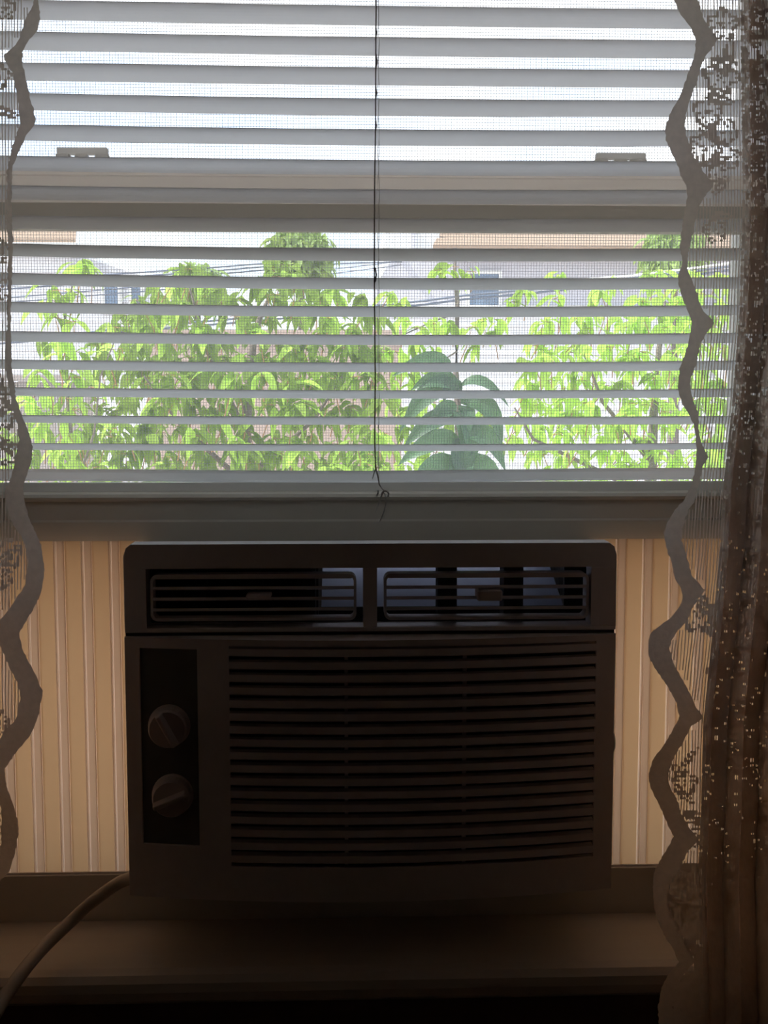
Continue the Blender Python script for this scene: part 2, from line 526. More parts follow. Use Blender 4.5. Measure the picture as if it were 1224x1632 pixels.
# lift cord with frayed knot at its end
q = MB()
pts = [P(px, py, YB - 0.021) for px, py in ((599.5, -260), (599.5, 0), (599, 60), (598.5, 200), (597, 300), (596.5, 420), (597, 500), (598, 600), (597, 700), (598.5, 745), (602, 758), (604.5, 772), (609, 779), (613.5, 783))]
q.tube(pts, 0.00062, 6)
for k, (px, py) in enumerate(((598, 52), (598.6, 98), (598, 148), (597.6, 200), (597, 438), (597.6, 438))):
    p = P(px, py, YB - 0.021)
    q.tube([p + Vector((0.0004, 0, 0.006)), p + Vector((0.0013, -0.0006, 0)), p + Vector((0.0002, 0, -0.006))], 0.0006, 5)
q.build('lift_cord', M['cord'], blind)
q = MB()
q.tube([P(613.5 + 5.5 * math.cos(a) + 0.5, 788 - 5.5 * math.sin(a), YB - 0.022) for a in [math.pi * (1.15 - 1.4 * i / 9) for i in range(10)]], 0.0008, 5)
q.tube([P(a, b, YB - 0.022) for a, b in ((602.5, 781), (602.5, 786), (600, 791))], 0.0008, 5)
q.tube([P(a, b, YB - 0.022) for a, b in ((613, 782), (607, 792), (603, 805), (598, 818))], [0.0007, 0.0006, 0.0005, 0.0003], 5)
q.tube([P(a, b, YB - 0.022) for a, b in ((598.5, 747), (596, 754), (593.5, 763))], [0.0005, 0.0004, 0.0003], 5)
q.tube([P(a, b, YB - 0.022) for a, b in ((613, 786), (616, 800), (612, 815), (605, 832), (592, 835))], [0.0006, 0.0006, 0.0005, 0.0004, 0.0003], 5)
q.build('cord_knot', M['cord'], blind)

# ------------------------------------------------------------------ air conditioner
AX0 = (P(196, 900, 0).x + P(207, 1400, 0).x) / 2
AX1 = (P(980.5, 900, 0).x + P(976, 1400, 0).x) / 2
AZ1 = P(612, 866, 0).z
AZ0 = P(612, 1420, 0).z
AXC, AW = (AX0 + AX1) / 2, AX1 - AX0
ac = empty('air_conditioner', (AXC, 0.1, AZ0))
tag(ac, 'white window air conditioner with two knobs resting on the windowsill', 'air conditioner')


def bulge(x):
    u = (x - AXC) / (AW / 2)
    return 0.0015 + 0.021 * (1 - u * u)


def PB(px, py, off=0.0):
    p = P(px, py, 0)
    for _ in range(3):
        p = P(px, py, -bulge(p.x) + off)
    return p


# case: hollow box through the window, roof slot outside added to light the baffle
zct = za - 0.0022
q = MB()
t = 0.002
q.box(AX0 + 0.008, AX1 - 0.008, 0.020, 0.42, AZ0 + 0.0005, AZ0 + 0.004)
q.box(AX0 + 0.008, AX0 + 0.010, 0.020, 0.42, AZ0 + 0.004, zct)
q.box(AX1 - 0.010, AX1 - 0.008, 0.020, 0.42, AZ0 + 0.004, zct)
q.box(AX0 + 0.010, AX1 - 0.010, 0.020, 0.150, zct - t, zct)
q.box(AX0 + 0.010, AX1 - 0.010, 0.24, 0.42, zct - t, zct)
q.box(AX0 + 0.010, P(500, 900, 0).x, 0.150, 0.24, zct - t, zct)
q.box(P(905, 900, 0).x, AX1 - 0.010, 0.150, 0.24, zct - t, zct)
q.box(AX0 + 0.010, AX1 - 0.010, 0.418, 0.42, AZ0 + 0.004, zct - t)
q.box(AX0 + 0.010, AX1 - 0.010, 0.022, 0.026, AZ0 + 0.004, P(612, 1003, 0.02).z)
q.build('case', M['ac_steel'], ac, fix=False)
# plenum: added baffle, coloured blue for the glints inside the vents
zp = P(612, 998, 0.02).z
q = MB()
q.loft([[(x, 0.060, zp), (x, 0.062, zp - 0.002), (x, 0.238, zct - 0.006), (x, 0.236, zct - 0.003)] for x in (P(512, 930, 0.08).x, P(898, 930, 0.08).x)])
q.build('glow_baffle', M['ac_blue'], ac)
box_obj('plenum_wall', M['ac_black'], ac, AX0 + 0.011, P(507, 930, 0.06).x, 0.060, 0.064, zp, zct - t - 0.0005)
box_obj('plenum_wall', M['ac_black'], ac, P(900, 930, 0.06).x, AX1 - 0.011, 0.060, 0.064, zp, zct - t - 0.0005)
box_obj('plenum_floor', M['ac_black'], ac, AX0 + 0.012, AX1 - 0.012, 0.026, 0.059, zp - 0.002, zp)  # floor coloured black, painted shade below the baffle
box_obj('plenum_shade_strip', M['ac_black'], ac, P(508, 930, 0.06).x, P(899, 930, 0.06).x, 0.054, 0.058, zp + 0.0003, P(612, 967, 0.056).z)  # black strip added so the blue fades to dark lower down

# upper fascia, flat, with two vent openings
zv1, zv0 = P(612, 905, 0).z, P(612, 999, 0).z
zs = P(612, 1006, 0).z
vx = [(P(233, 950, 0).x, P(579, 950, 0).x), (P(601, 950, 0).x, P(942, 950, 0).x)]
cut = 0.0065
q = MB()
out = [(AX0, zs), (AX0, AZ1 - cut * 1.6), (AX0 + cut * 0.35, AZ1 - cut * 0.5), (AX0 + cut, AZ1), (AX1 - cut, AZ1), (AX1 - cut * 0.35, AZ1 - cut * 0.5), (AX1, AZ1 - cut * 1.6), (AX1, zs)]
# top strip
top = [(AX0, zv1)] + out[1:7] + [(AX1, zv1)]
q.loft([[(x, y, z) for x, z in top] for y in (0.0, 0.022)])
q.box(AX0, vx[0][0], 0.0, 0.022, zv0, zv1)
q.box(vx[0][1], vx[1][0], 0.0, 0.022, zv0, zv1)
q.box(vx[1][1], AX1, 0.0, 0.022, zv0, zv1)
q.box(AX0, AX1, 0.0, 0.022, zs, zv0)
q.box(vx[0][0], vx[1][1], -0.0012, 0.0, P(612, 1003, 0).z, zv0)
q.build('vent_fascia', M['ac'], ac, bevel=0.0012)
# vents
vent_y = [919.5, 935, 952, 969, 984.5]
for vi, (a, b, tabx, taby) in enumerate(((240, 568, (392, 432), (946, 953)), (612, 938, (760, 800), (941, 958)))):
    x0, x1 = P(a, 950, 0.004).x, P(b, 950, 0.004).x
    z1, z0 = P(612, 914, 0.004).z, P(612, 988, 0.004).z
    q = MB()
    rr, th = 0.006, 0.0022

    def rrect(x0, x1, z0, z1, r, y):
        pts = []
        for cx, cz, a0 in ((x1 - r, z1 - r, 0), (x0 + r, z1 - r, 90), (x0 + r, z0 + r, 180), (x1 - r, z0 + r, 270)):
            for k in range(5):
                an = R(a0 + 22.5 * k)
                pts.append((cx + r * math.cos(an), y, cz + r * math.sin(an)))
        return pts
    ro, ri = rrect(x0, x1, z0, z1, rr, 0.003), rrect(x0 + th, x1 - th, z0 + th, z1 - th, rr - th * 0.6, 0.003)
    ro2, ri2 = [(p[0], 0.018, p[2]) for p in ro], [(p[0], 0.018, p[2]) for p in ri]
    q.loft([ro, ri, ri2, ro2, ro], caps=False)
    vent = q.build('vent', M['ac'], ac)
    for vy in vent_y[1:4]:
        zz = P(612, vy, 0.006).z
        q = MB()
        q.loft([[(x, 0.004, zz + 0.0012), (x, 0.004, zz - 0.0012), (x, 0.020, zz - 0.0045), (x, 0.020, zz - 0.0030)] for x in (x0 + th * 0.6, x1 - th * 0.6)])
        q.build('vent_blade', M['ac'], vent)
    for zz, s in ((P(612, vent_y[0], 0.006).z, -1), (P(612, vent_y[4], 0.006).z, 1)):
        q = MB()
        q.box(x0 + 0.004, x1 - 0.004, 0.005, 0.018, zz - 0.001, zz + 0.001)
        q.build('vent_blade', M['ac'], vent)
    q = MB()
    q.box(P(tabx[0], 950, 0).x, P(tabx[1], 950, 0).x, -0.004, 0.016, P(612, taby[1], 0).z, P(612, taby[0], 0).z)
    q.build('vent_tab', M['ac_lou'], vent, bevel=0.0015)
    for vxp in ((303, 330), (405, 432), (478, 503)) if vi == 0 else ((697, 727), (801, 832)):
        box_obj('vertical_vane', M['ac_black'], vent, P(vxp[0], 950, 0.03).x, P(vxp[1], 950, 0.03).x, 0.0235, 0.050, zp + 0.0006, zct - 0.004)

# lower front panel, bowed towards the room, with openings for controls and grille
XC0, XC1 = PB(224.5, 1190).x, PB(316, 1190).x
ZC1, ZC0 = PB(270, 1034).z, PB(270, 1347).z
GX0, GX1 = PB(366, 1190).x, PB(948, 1190).x
lz_top = PB(640, 1034).z
LOU = 17
lz = [PB(372, 1042 + 20.55 * i).z for i in range(LOU)]
GZ1, GZ0 = lz[0] + 0.0065, lz[-1] - 0.0055
PZ1 = P(612, 1012, 0).z
xs = sorted(set([AX0, XC0, XC1, GX0, GX1, AX1] + [AX0 + AW * i / 36 for i in range(37)]))
zl = sorted(set([AZ0, ZC0, ZC1, GZ0, GZ1, PZ1]))
q = MB()
for i in range(len(xs) - 1):
    for j in range(len(zl) - 1):
        xm, zmid = (xs[i] + xs[i + 1]) / 2, (zl[j] + zl[j + 1]) / 2
        if (XC0 < xm < XC1 and ZC0 < zmid < ZC1) or (GX0 < xm < GX1 and GZ0 < zmid < GZ1):
            continue
        q.quad(*[(x, -bulge(x), z) for x, z in ((xs[i], zl[j]), (xs[i + 1], zl[j]), (xs[i + 1], zl[j + 1]), (xs[i], zl[j + 1]))])
# skirt closing the panel back to the case
ring = [(x, -bulge(x)) for x in xs]
for i in range(len(xs) - 1):
    for zz in (AZ0, PZ1):
        q.quad((xs[i], -bulge(xs[i]), zz), (xs[i + 1], -bulge(xs[i + 1]), zz), (xs[i + 1], 0.022, zz), (xs[i], 0.022, zz))
for xx in (AX0, AX1):
    q.quad((xx, -bulge(xx), AZ0), (xx, 0.022, AZ0), (xx, 0.022, PZ1), (xx, -bulge(xx), PZ1))
q.build('front_panel', M['ac'], ac, solid=0.0025)
# black strip painting the shade in the gap between fascia and front panel
box_obj('seam_strip', M['ac_black'], ac, AX0 + 0.0003, AX1 - 0.0003, 0.003, 0.0215, PZ1 - 0.0005, zs + 0.0005)
# control plate and knobs
q = MB()
n = 8
for i in range(n):
    a, b = XC0 + (XC1 - XC0) * i / n, XC0 + (XC1 - XC0) * (i + 1) / n
    q.quad((a, -bulge(a) + 0.003, ZC0), (b, -bulge(b) + 0.003, ZC0), (b, -bulge(b) + 0.003, ZC1), (a, -bulge(a) + 0.003, ZC1))
q.build('control_plate', M['ac_dark'], ac, solid=0.002)
for (px, py, rad, ang) in ((267.5, 1161, 0.0172, 118), (273, 1272, 0.0170, 22)):
    c = PB(px, py, -0.008)
    by = -bulge(c.x) + 0.003
    q = MB()
    rings = []
    for (r_, yy) in ((rad * 1.06, by), (rad * 1.06, by - 0.003), (rad, by - 0.0045), (rad * 0.96, by - 0.013), (rad * 0.88, by - 0.0155)):
        rings.append([(c.x + r_ * math.cos(2 * math.pi * k / 32), yy, c.z + r_ * math.sin(2 * math.pi * k / 32)) for k in range(32)])
    q.loft(rings)
    kn = q.build('knob', M['knob'], ac)
    q = MB()
    ca, sa = math.cos(R(ang)), math.sin(R(ang))
    yb, yt = by - 0.0153, by - 0.024
    pl = []
    for (l, wd, yy) in ((-0.90, 0.22, yb), (0.90, 0.22, yb), (0.86, 0.10, yt), (-0.86, 0.10, yt)):
        pl.append([(c.x + rad * (l * ca - s * wd * sa), yy, c.z + rad * (l * sa + s * wd * ca)) for s in (-1, 1)])
    n0 = len(q.v)
    for a_, b_ in pl:
        q.v += [a_, b_]
    q.f += [(0, 2, 3, 1), (4, 6, 7, 5), (0, 1, 7, 6), (2, 4, 5, 3), (0, 6, 4, 2), (1, 3, 5, 7)]
    q.build('knob_grip', M['knob'], kn, bevel=0.0012)
# intake louvers
NL = 28
for i in range(LOU):
    q = MB()
    rings = []
    for k in range(NL + 1):
        x = GX0 + (GX1 - GX0) * k / NL
        y0 = -bulge(x)
        z = lz[i]
        rings.append([(x, y0 + 0.0003, z + 0.0042), (x, y0 - 0.0012, z - 0.0012), (x, y0 + 0.0006, z - 0.0024), (x, y0 + 0.0085, z + 0.0006), (x, y0 + 0.0085, z + 0.0046)])
    q.loft(rings)
    q.build('louver', M['ac_lou'], ac)
for px in (552, 742):
    x = PB(px, 1190).x
    q = MB()
    q.box(x - 0.0016, x + 0.0016, -bulge(x) + 0.0088, -bulge(x) + 0.014, GZ0 - 0.001, GZ1 + 0.001)
    q.build('grille_rib', M['ac_lou'], ac)
q = MB()
n = 14
for i in range(n):
    a, b = GX0 - 0.004 + (GX1 - GX0 + 0.008) * i / n, GX0 - 0.004 + (GX1 - GX0 + 0.008) * (i + 1) / n
    q.quad((a, -bulge(a) + 0.0165, GZ0 - 0.004), (b, -bulge(b) + 0.0165, GZ0 - 0.004), (b, -bulge(b) + 0.0165, GZ1 + 0.004), (a, -bulge(a) + 0.0165, GZ1 + 0.004))
q.build('air_filter', M['ac_black'], ac, solid=0.002)
# round screw cap on the right flank
c = P(980, 1181, 0.012)
q = MB()
rings = []
for (r_, dx) in ((0.0105, -0.001), (0.0105, 0.0016), (0.008, 0.0030)):
    rings.append([(AX1 + dx, 0.012 + r_ * math.cos(2 * math.pi * k / 20), c.z + r_ * math.sin(2 * math.pi * k / 20)) for k in range(20)])
q.loft(rings)
q.build('side_cap', M['ac_dark'], ac)
# pleated filler panels left and right
YP = 0.060
PIT = 0.0248


def pleats(x0, x1, phase):
    prof = []
    seq = [(0.0, 0.0030, 0), (0.0136, 0.0024, 1), (0.0142, 0.0002, 1), (0.0152, -0.0006, 1), (0.0164, 0.0002, 1), (0.0170, 0.0018, 2), (0.0234, 0.0022, 1), (0.0237, 0.0032, 0)]
    k = -1
    while True:
        xb = x0 + phase + k * PIT
        for dx, dy, kd in seq:
            x = xb + dx
            if x0 <= x <= x1:
                prof.append((x, YP + dy, kd))
        k += 1
        if xb > x1:
            break
    prof.sort()
    return [(x0, prof[0][1], 0)] + prof + [(x1, prof[-1][1], 0)]


zpt, zpb = za + 0.0035, Z_TRACK - 0.0055
for x0, x1, ph in ((XL + 0.004, AX0 + 0.0065, P(86, 1100, YP).x - XL - 0.016), (AX1 - 0.0065, XR - 0.004, 0.0065)):
    pr = pleats(x0, x1, ph % PIT)
    q = MB()
    kinds = []
    for (a, b) in zip(pr, pr[1:]):
        if b[0] - a[0] < 1e-6 and abs(a[1] - b[1]) < 1e-6:
            continue
        q.quad((a[0], a[1], zpb + 0.002), (b[0], b[1], zpb + 0.002), (b[0], b[1], za + 0.0024), (a[0], a[1], za + 0.0024))
        kinds.append(a[2])
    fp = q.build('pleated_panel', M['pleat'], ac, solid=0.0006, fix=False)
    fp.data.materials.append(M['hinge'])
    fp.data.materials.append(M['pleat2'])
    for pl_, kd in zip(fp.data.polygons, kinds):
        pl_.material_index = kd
    q = MB()
    q.box(x0, x1, YP - 0.0048, YP - 0.0034, zpb + 0.001, zpb + 0.0065)
    q.build('panel_channel', M['ac_lou'], fp)
# power cord
q = MB()
cp = [(214, 1396, 0.016), (204, 1401, 0.012), (186, 1409, 0.004), (150, 1435, -0.006), (110, 1471, -0.018), (70, 1509, -0.048), (38, 1546, -0.085), (8, 1589, -0.115), (-22, 1640, -0.14), (-60, 1720, -0.16)]
pp = [P(*c) for c in cp]
sm = []
for i in range(len(pp) - 1):
    p0, p1, p2, p3 = pp[max(i - 1, 0)], pp[i], pp[i + 1], pp[min(i + 2, len(pp) - 1)]
    for k in range(6):
        t_ = k / 6
        sm.append(0.5 * ((2 * p1) + (p2 - p0) * t_ + (2 * p0 - 5 * p1 + 4 * p2 - p3) * t_ * t_ + (3 * p1 - p0 - 3 * p2 + p3) * t_ ** 3))
sm += [pp[-1], pp[-1] + Vector((-0.02, -0.002, -0.10)), pp[-1] + Vector((-0.03, -0.002, -0.35))]
q.tube(sm, 0.0056, 10)
q.build('power_cord', M['rubber'], ac, smooth=True)

# ------------------------------------------------------------------ lace curtains
RO = [(0, 1073), (25, 1085), (45, 1100), (65, 1108), (85, 1107), (105, 1100), (130, 1092), (155, 1082), (180, 1068), (205, 1059), (225, 1061), (245, 1070), (265, 1080), (280, 1083), (295, 1093), (310, 1095), (340, 1090), (365, 1086), (395, 1083), (420, 1087), (440, 1079), (465, 1083), (490, 1093), (503, 1099), (517, 1102), (549, 1096), (578, 1086), (589, 1082), (618, 1080), (641, 1085), (658, 1096), (676, 1105), (693, 1108), (719, 1109), (745, 1108), (771, 1102), (797, 1089), (812, 1075), (829, 1065), (849, 1057), (869, 1060), (895, 1069), (924, 1076), (938, 1085), (955, 1088), (970, 1079), (985, 1067), (1000, 1046), (1010, 1035), (1025, 1032), (1045, 1033), (1065, 1043), (1088, 1060), (1120, 1078), (1140, 1082), (1157, 1075), (1183, 1060), (1209, 1040), (1229, 1034), (1247, 1034), (1263, 1040), (1279, 1049), (1306, 1060), (1327, 1070), (1332, 1073), (1353, 1062), (1369, 1052), (1388, 1042), (1412, 1040), (1446, 1042), (1470, 1049), (1494, 1060), (1512, 1073), (1533, 1081), (1555, 1062), (1578, 1052), (1605, 1048), (1632, 1049)]
RI = [(0, 1112), (20, 1117), (40, 1126), (56, 1138), (65, 1143), (75, 1136), (90, 1124), (105, 1117), (130, 1110), (160, 1099), (180, 1093), (200, 1090), (220, 1094), (245, 1103), (260, 1111), (280, 1125), (297, 1138), (310, 1125), (330, 1113), (353, 1107), (370, 1105), (388, 1099), (405, 1096), (431, 1095), (454, 1106), (483, 1115), (497, 1121), (514, 1137), (529, 1128), (546, 1116), (580, 1109), (604, 1101), (618, 1099), (641, 1105), (661, 1112), (690, 1114), (710, 1119), (729, 1127), (745, 1119), (771, 1114), (800, 1106), (812, 1096), (840, 1087), (861, 1085), (878, 1092), (895, 1096), (918, 1103), (941, 1122), (964, 1106), (993, 1091), (1013, 1073), (1033, 1066), (1056, 1072), (1085, 1089), (1117, 1104), (1143, 1119), (1157, 1101), (1180, 1089), (1209, 1072), (1232, 1065), (1250, 1065), (1271, 1078), (1298, 1086), (1319, 1097), (1338, 1113), (1359, 1094), (1383, 1083), (1406, 1067), (1433, 1063), (1454, 1069), (1475, 1081), (1499, 1090), (1520, 1103), (1531, 1107), (1552, 1089), (1581, 1074), (1605, 1072), (1632, 1076)]
LO = [(0, 62), (29, 65), (48, 61), (66, 46), (84, 37), (99, 36), (124, 41), (150, 47), (174, 54), (194, 58), (200, 56), (214, 44), (245, 29), (265, 21), (298, 19), (360, 20), (391, 22), (456, 19), (520, 18), (585, 19), (608, 23), (636, 26), (662, 36), (693, 48), (713, 53), (739, 50), (757, 43), (779, 37), (800, 40), (823, 46), (868, 66), (907, 72), (947, 66), (987, 44), (1009, 31), (1035, 37), (1075, 57), (1101, 69), (1141, 62), (1172, 49), (1199, 26), (1225, 8), (1251, 11), (1287, 24), (1318, 31), (1353, 26), (1388, 15), (1410, -4), (1440, -14), (1632, -22)]
LI = [(0, 55), (11, 53), (29, 42), (46, 36), (68, 29), (82, 15), (90, 5), (99, 9), (117, 21), (137, 25), (159, 28), (185, 33), (196, 33), (214, 27), (245, 17), (276, 12), (360, 10), (386, 14), (443, 13), (520, 12), (559, 9), (587, 10), (636, 18), (682, 30), (700, 31), (726, 26), (757, 20), (784, 7), (823, 15), (863, 40), (899, 45), (934, 40), (960, 22), (987, 2), (1018, -2), (1053, 11), (1088, 29), (1110, 34), (1146, 26), (1168, 4), (1207, -8), (1251, -5), (1296, 3), (1349, 3), (1388, -5), (1410, -26), (1440, -36), (1632, -44)]
FOLD = [(0, 1180), (330, 1183), (500, 1178), (650, 1166), (780, 1152), (870, 1147), (1020, 1134), (1150, 1121), (1300, 1117), (1400, 1112), (1632, 1118)]
YCUR = -0.105
Y_TOP, Y_BOT = -420, 1900


def wrap(tab, y, up, dn):
    if y < 0:
        while y < 0:
            y += up
    elif y > 1632:
        while y > 1632:
            y -= dn
    return lerp_table(tab, y)


def noise2(seed):
    rn = random.Random(seed)
    tbl = [[rn.random() for _ in range(64)] for _ in range(64)]

    def f(x, y):
        xi, yi = math.floor(x), math.floor(y)
        fx, fy = x - xi, y - yi
        fx, fy = fx * fx * (3 - 2 * fx), fy * fy * (3 - 2 * fy)
        g = lambda a, b: tbl[a % 64][b % 64]
        return (g(xi, yi) * (1 - fx) + g(xi + 1, yi) * fx) * (1 - fy) + (g(xi, yi + 1) * (1 - fx) + g(xi + 1, yi + 1) * fx) * fy
    return f


NA, NB = noise2(3), noise2(8)


def flower_fill(u, v, cx, cy, r, n, rot):
    dx, dy = u - cx, v - cy
    d = math.hypot(dx, dy)
    if d > r * 1.08:
        return False
    a = math.atan2(dy, dx) + rot
    pet = r * (0.62 + 0.38 * abs(math.cos(a * n / 2)))
    if abs(d - pet) < r * 0.11:
        return True
    if d < r * 0.2:
        return d > r * 0.08
    return d < pet and abs(math.sin(a * n / 2)) < 0.22 * (0.4 + d / r)


def leaf_fill(u, v, cx, cy, L, wd, ang):
    dx, dy = u - cx, v - cy
    a, b = dx * math.cos(ang) + dy * math.sin(ang), -dx * math.sin(ang) + dy * math.cos(ang)
    t_ = a / L
    if t_ < 0 or t_ > 1:
        return False
    hw = wd * math.sin(math.pi * t_ ** 0.8)
    return abs(b) < hw and not (abs(b) < wd * 0.16 and t_ < 0.8)


# motifs in photograph pixels at the curtain's plane: (kind, x, y, size, ...)
RMOT = [('f', 1152, 38, 26, 5, 0.3), ('l', 1128, 92, 48, 11, 0.5), ('l', 1165, 60, 60, 10, 1.7), ('f', 1150, 118, 30, 6, 0.9), ('l', 1122, 150, 55, 9, 0.25), ('f', 1128, 176, 24, 5, 0.2), ('l', 1112, 196, 50, 10, 0.7), ('f', 1155, 208, 22, 5, 1.0),
        ('f', 1122, 236, 27, 6, 0.4), ('l', 1118, 262, 55, 8, -0.3), ('f', 1160, 250, 20, 5, 0.5), ('l', 1135, 310, 40, 7, -0.8), ('f', 1142, 276, 16, 5, 0.1), ('f', 1140, 366, 19, 5, 0.5), ('l', 1130, 340, 40, 7, 0.1),
        ('f', 1116, 978, 30, 5, 0.2), ('l', 1104, 955, 55, 7, 0.55), ('f', 1142, 996, 22, 5, 0.8), ('f', 1148, 1072, 22, 5, 0.4), ('l', 1130, 1090, 40, 7, -0.9),
        ('l', 1070, 1212, 40, 7, 1.0), ('l', 1086, 1222, 46, 6, -0.9), ('f', 1092, 1246, 20, 5, 0.3), ('l', 1072, 1250, 48, 7, 0.7), ('l', 1084, 1296, 40, 8, 0.05), ('l', 1118, 1310, 60, 11, 0.9), ('f', 1106, 1320, 16, 5, 0), ('l', 1100, 1350, 36, 6, -0.8)]
LMOT = [('f', 8, 12, 18, 5, 0.3), ('f', -4, 120, 22, 5, 0.2), ('l', -14, 170, 50, 8, 0.3), ('f', 2, 400, 20, 5, 0.3), ('l', -6, 370, 50, 7, 1.3), ('f', 0, 460, 18, 5, 0.9), ('f', 2, 660, 24, 6, 0.1), ('l', -8, 690, 50, 8, 0.9), ('f', 14, 720, 20, 5, 0.5), ('l', -4, 590, 60, 7, 1.35), ('f', 4, 640, 18, 5, 1.0),
        ('f', 12, 880, 24, 5, 0.3), ('l', -8, 900, 50, 8, -0.7), ('f', 4, 920, 18, 5, 0.9), ('f', -4, 1150, 20, 5, 0.1), ('f', -8, 1310, 24, 5, 0.6), ('l', -18, 1360, 44, 8, -0.4)]


def motif(mot, u, v):
    for k in mot:
        if abs(u - k[1]) < 75 and abs(v - k[2]) < 75:
            if k[0] == 'f' and flower_fill(u, v, *k[1:]):
                return True
            if k[0] == 'l' and leaf_fill(u, v, *k[1:]):
                return True
    return False


def make_curtain(side):
    right = side == 'right'
    O, I, MOT = (RO, RI, RMOT) if right else (LO, LI, LMOT)
    sgn = 1 if right else -1
    t0 = P(1150 if right else -30, 300, YCUR)
    root = empty('lace_curtain', (t0.x, YCUR, P(600, Y_TOP, YCUR).z))
    if right:
        tag(root, 'brown lace curtain with scalloped tape edge, gathered at the right of the window', 'curtain')
    else:
        tag(root, 'narrow strip of brown lace curtain with scalloped edge, left of the window', 'curtain')
    up = 232 if right else 190
    dn = 205 if right else 190

    def surf(px, py):
        """point on the gathered cloth; px is the position along the flat cloth in photo pixels"""
        f = lerp_table(FOLD, py) if right else (-28 + 0.0 * py)
        s = (px - f) * sgn
        wob = 0.006 * math.sin(py * 0.0085 + (0 if right else 1.5)) + 0.003 * math.sin(py * 0.021 + px * 0.02)
        if s <= 0:
            return P(px, py, YCUR + wob)
        lam = 92.0
        ph = s / lam * 2 * math.pi
        adv = 0.56 * s + 7.5 * math.sin(ph * 2) * 0.5
        amp = 0.017 * min(1, s / 25.0)
        return P(f + sgn * adv, py, YCUR + wob + amp * math.sin(ph + 0.3 * math.sin(py * 0.012)))

    # scalloped border tape
    q = MB()
    rn = random.Random(5 if right else 6)
    y = Y_TOP
    rows = []
    while y <= Y_BOT:
        jo, ji = rn.uniform(-1.0, 1.0), rn.uniform(-1.3, 1.3)
        o, i = wrap(O, y, up, dn) + jo, wrap(I, y, up, dn) + ji
        rows.append([surf(o + (i - o) * k / 4, y) + Vector((0, -0.0012, 0)) for k in range(5)])
        y += 4
    q.loft(rows, closed_ring=False, caps=False)
    q.build('border_tape', M['band'], root)
    # net: warp threads and filled cells
    pitch = 4.9
    q = MB()
    ext = 470 if right else 260
    cols = int((ext + 130) / pitch)
    for c in range(cols):
        y = Y_TOP
        prev = None
        wv = 0.66 + 0.30 * rn.random()
        while y <= Y_BOT:
            f = lerp_table(FOLD, y) if right else -28
            px = f + sgn * (c * pitch - 130)
            i = wrap(I, y, up, dn)
            ok = (px - i) * sgn > -2
            if ok:
                jx = 0.55 * math.sin(y * 0.05 + c)
                a, b = surf(px + jx - wv, y), surf(px + jx + wv, y)
                if prev:
                    q.quad(prev[0], prev[1], b, a)
                prev = (a, b)
            else:
                prev = None
            y += 16
    nett = q.build('net_threads', M['lace'], root)
    nett['kind'] = 'stuff'
    q = MB()
    ch = 3.5
    y = Y_TOP
    while y <= Y_BOT:
        f = lerp_table(FOLD, y) if right else -28
        i = wrap(I, y, up, dn)
        for c in range(cols):
            px = f + sgn * (c * pitch - 130)
            if (px - i) * sgn < 0:
                continue
            s = (px - f) * sgn
            yy = y if 0 <= y <= 1632 else (y % 1400)
            fill = motif(MOT, px, yy)
            if not fill and s > 2:
                fill = rn.random() > (0.40 if y < 330 else 0.22 if y < 700 else 0.045)
                if fill and y < 330:
                    fill = NA(px * 0.045, yy * 0.035) * 0.65 + NB(px * 0.13, yy * 0.10) * 0.35 > 0.30
            if not fill and right and y > 1375 and s > -60:
                fill = NA(px * 0.06, yy * 0.05) > 0.22
            if right and (s > 2 or y > 1375):
                nz = NA(px * 0.05 + 7, yy * 0.042) * 0.7 + NB(px * 0.14, yy * 0.11) * 0.3
                if abs(nz - 0.5) < 0.045 or flower_fill((px * 0.9 + yy * 0.35) % 64, yy % 78, 32, 40, 24, 5, 0.4 + (yy // 78) * 0.7):
                    up_ = Vector((0, -0.0014, 0))
                    q.quad(surf(px - pitch * 0.5, y) + up_, surf(px + pitch * 0.5, y) + up_, surf(px + pitch * 0.5, y + ch) + up_, surf(px - pitch * 0.5, y + ch) + up_)
            if fill:
                q.quad(surf(px - pitch * 0.5, y), surf(px + pitch * 0.5, y), surf(px + pitch * 0.5, y + ch), surf(px - pitch * 0.5, y + ch))
        y += ch
    mo = q.build('lace_pattern', M['lace'], root)
    mo['kind'] = 'stuff'
    return root


make_curtain('right')
make_curtain('left')
rz = P(600, Y_TOP - 6, YCUR).z
q = MB()
q.tube([(x, YCUR, rz) for x in (XL - 0.3, -0.2, 0.2, XR + 0.35)], 0.007, 12)
for xx in (XL - 0.22, XR + 0.28):
    q.box(xx - 0.008, xx + 0.008, YCUR, Y_WALL, rz - 0.006, rz + 0.006)
tag(q.build('curtain_rod', M['rod'], fix=False), 'slim metal curtain rod above the window', 'curtain rod')

# ------------------------------------------------------------------ outside
GZ = -3.2
tag(box_obj('ground', M['ground'], None, -200, 200, 0.6, 420, GZ - 0.2, GZ), 'pale pinkish paving between the houses', 'ground', kind='structure')


def leaf_mesh(name, m, L=1.0, W=0.30, droop=0.35, fold=0.22, seg=5):
    q = MB()
    rows = []
    for i in range(seg + 1):
        t_ = i / seg
        hw = W * 0.5 * (math.sin(math.pi * min(1, t_ * 0.94 + 0.03) ** 0.75)) if i < seg else 0.004
        z = -droop * t_ * t_
        x = L * t_ * (1 - 0.12 * t_)
        rows.append([(x, -hw, z + fold * hw), (x, 0, z), (x, hw, z + fold * hw)])
    q.loft(rows, closed_ring=False, caps=False)
    me = bpy.data.meshes.new(name)
    me.from_pydata(q.v, [], q.f)
    me.materials.append(m)
    for p in me.polygons:
        p.use_smooth = True
    return me


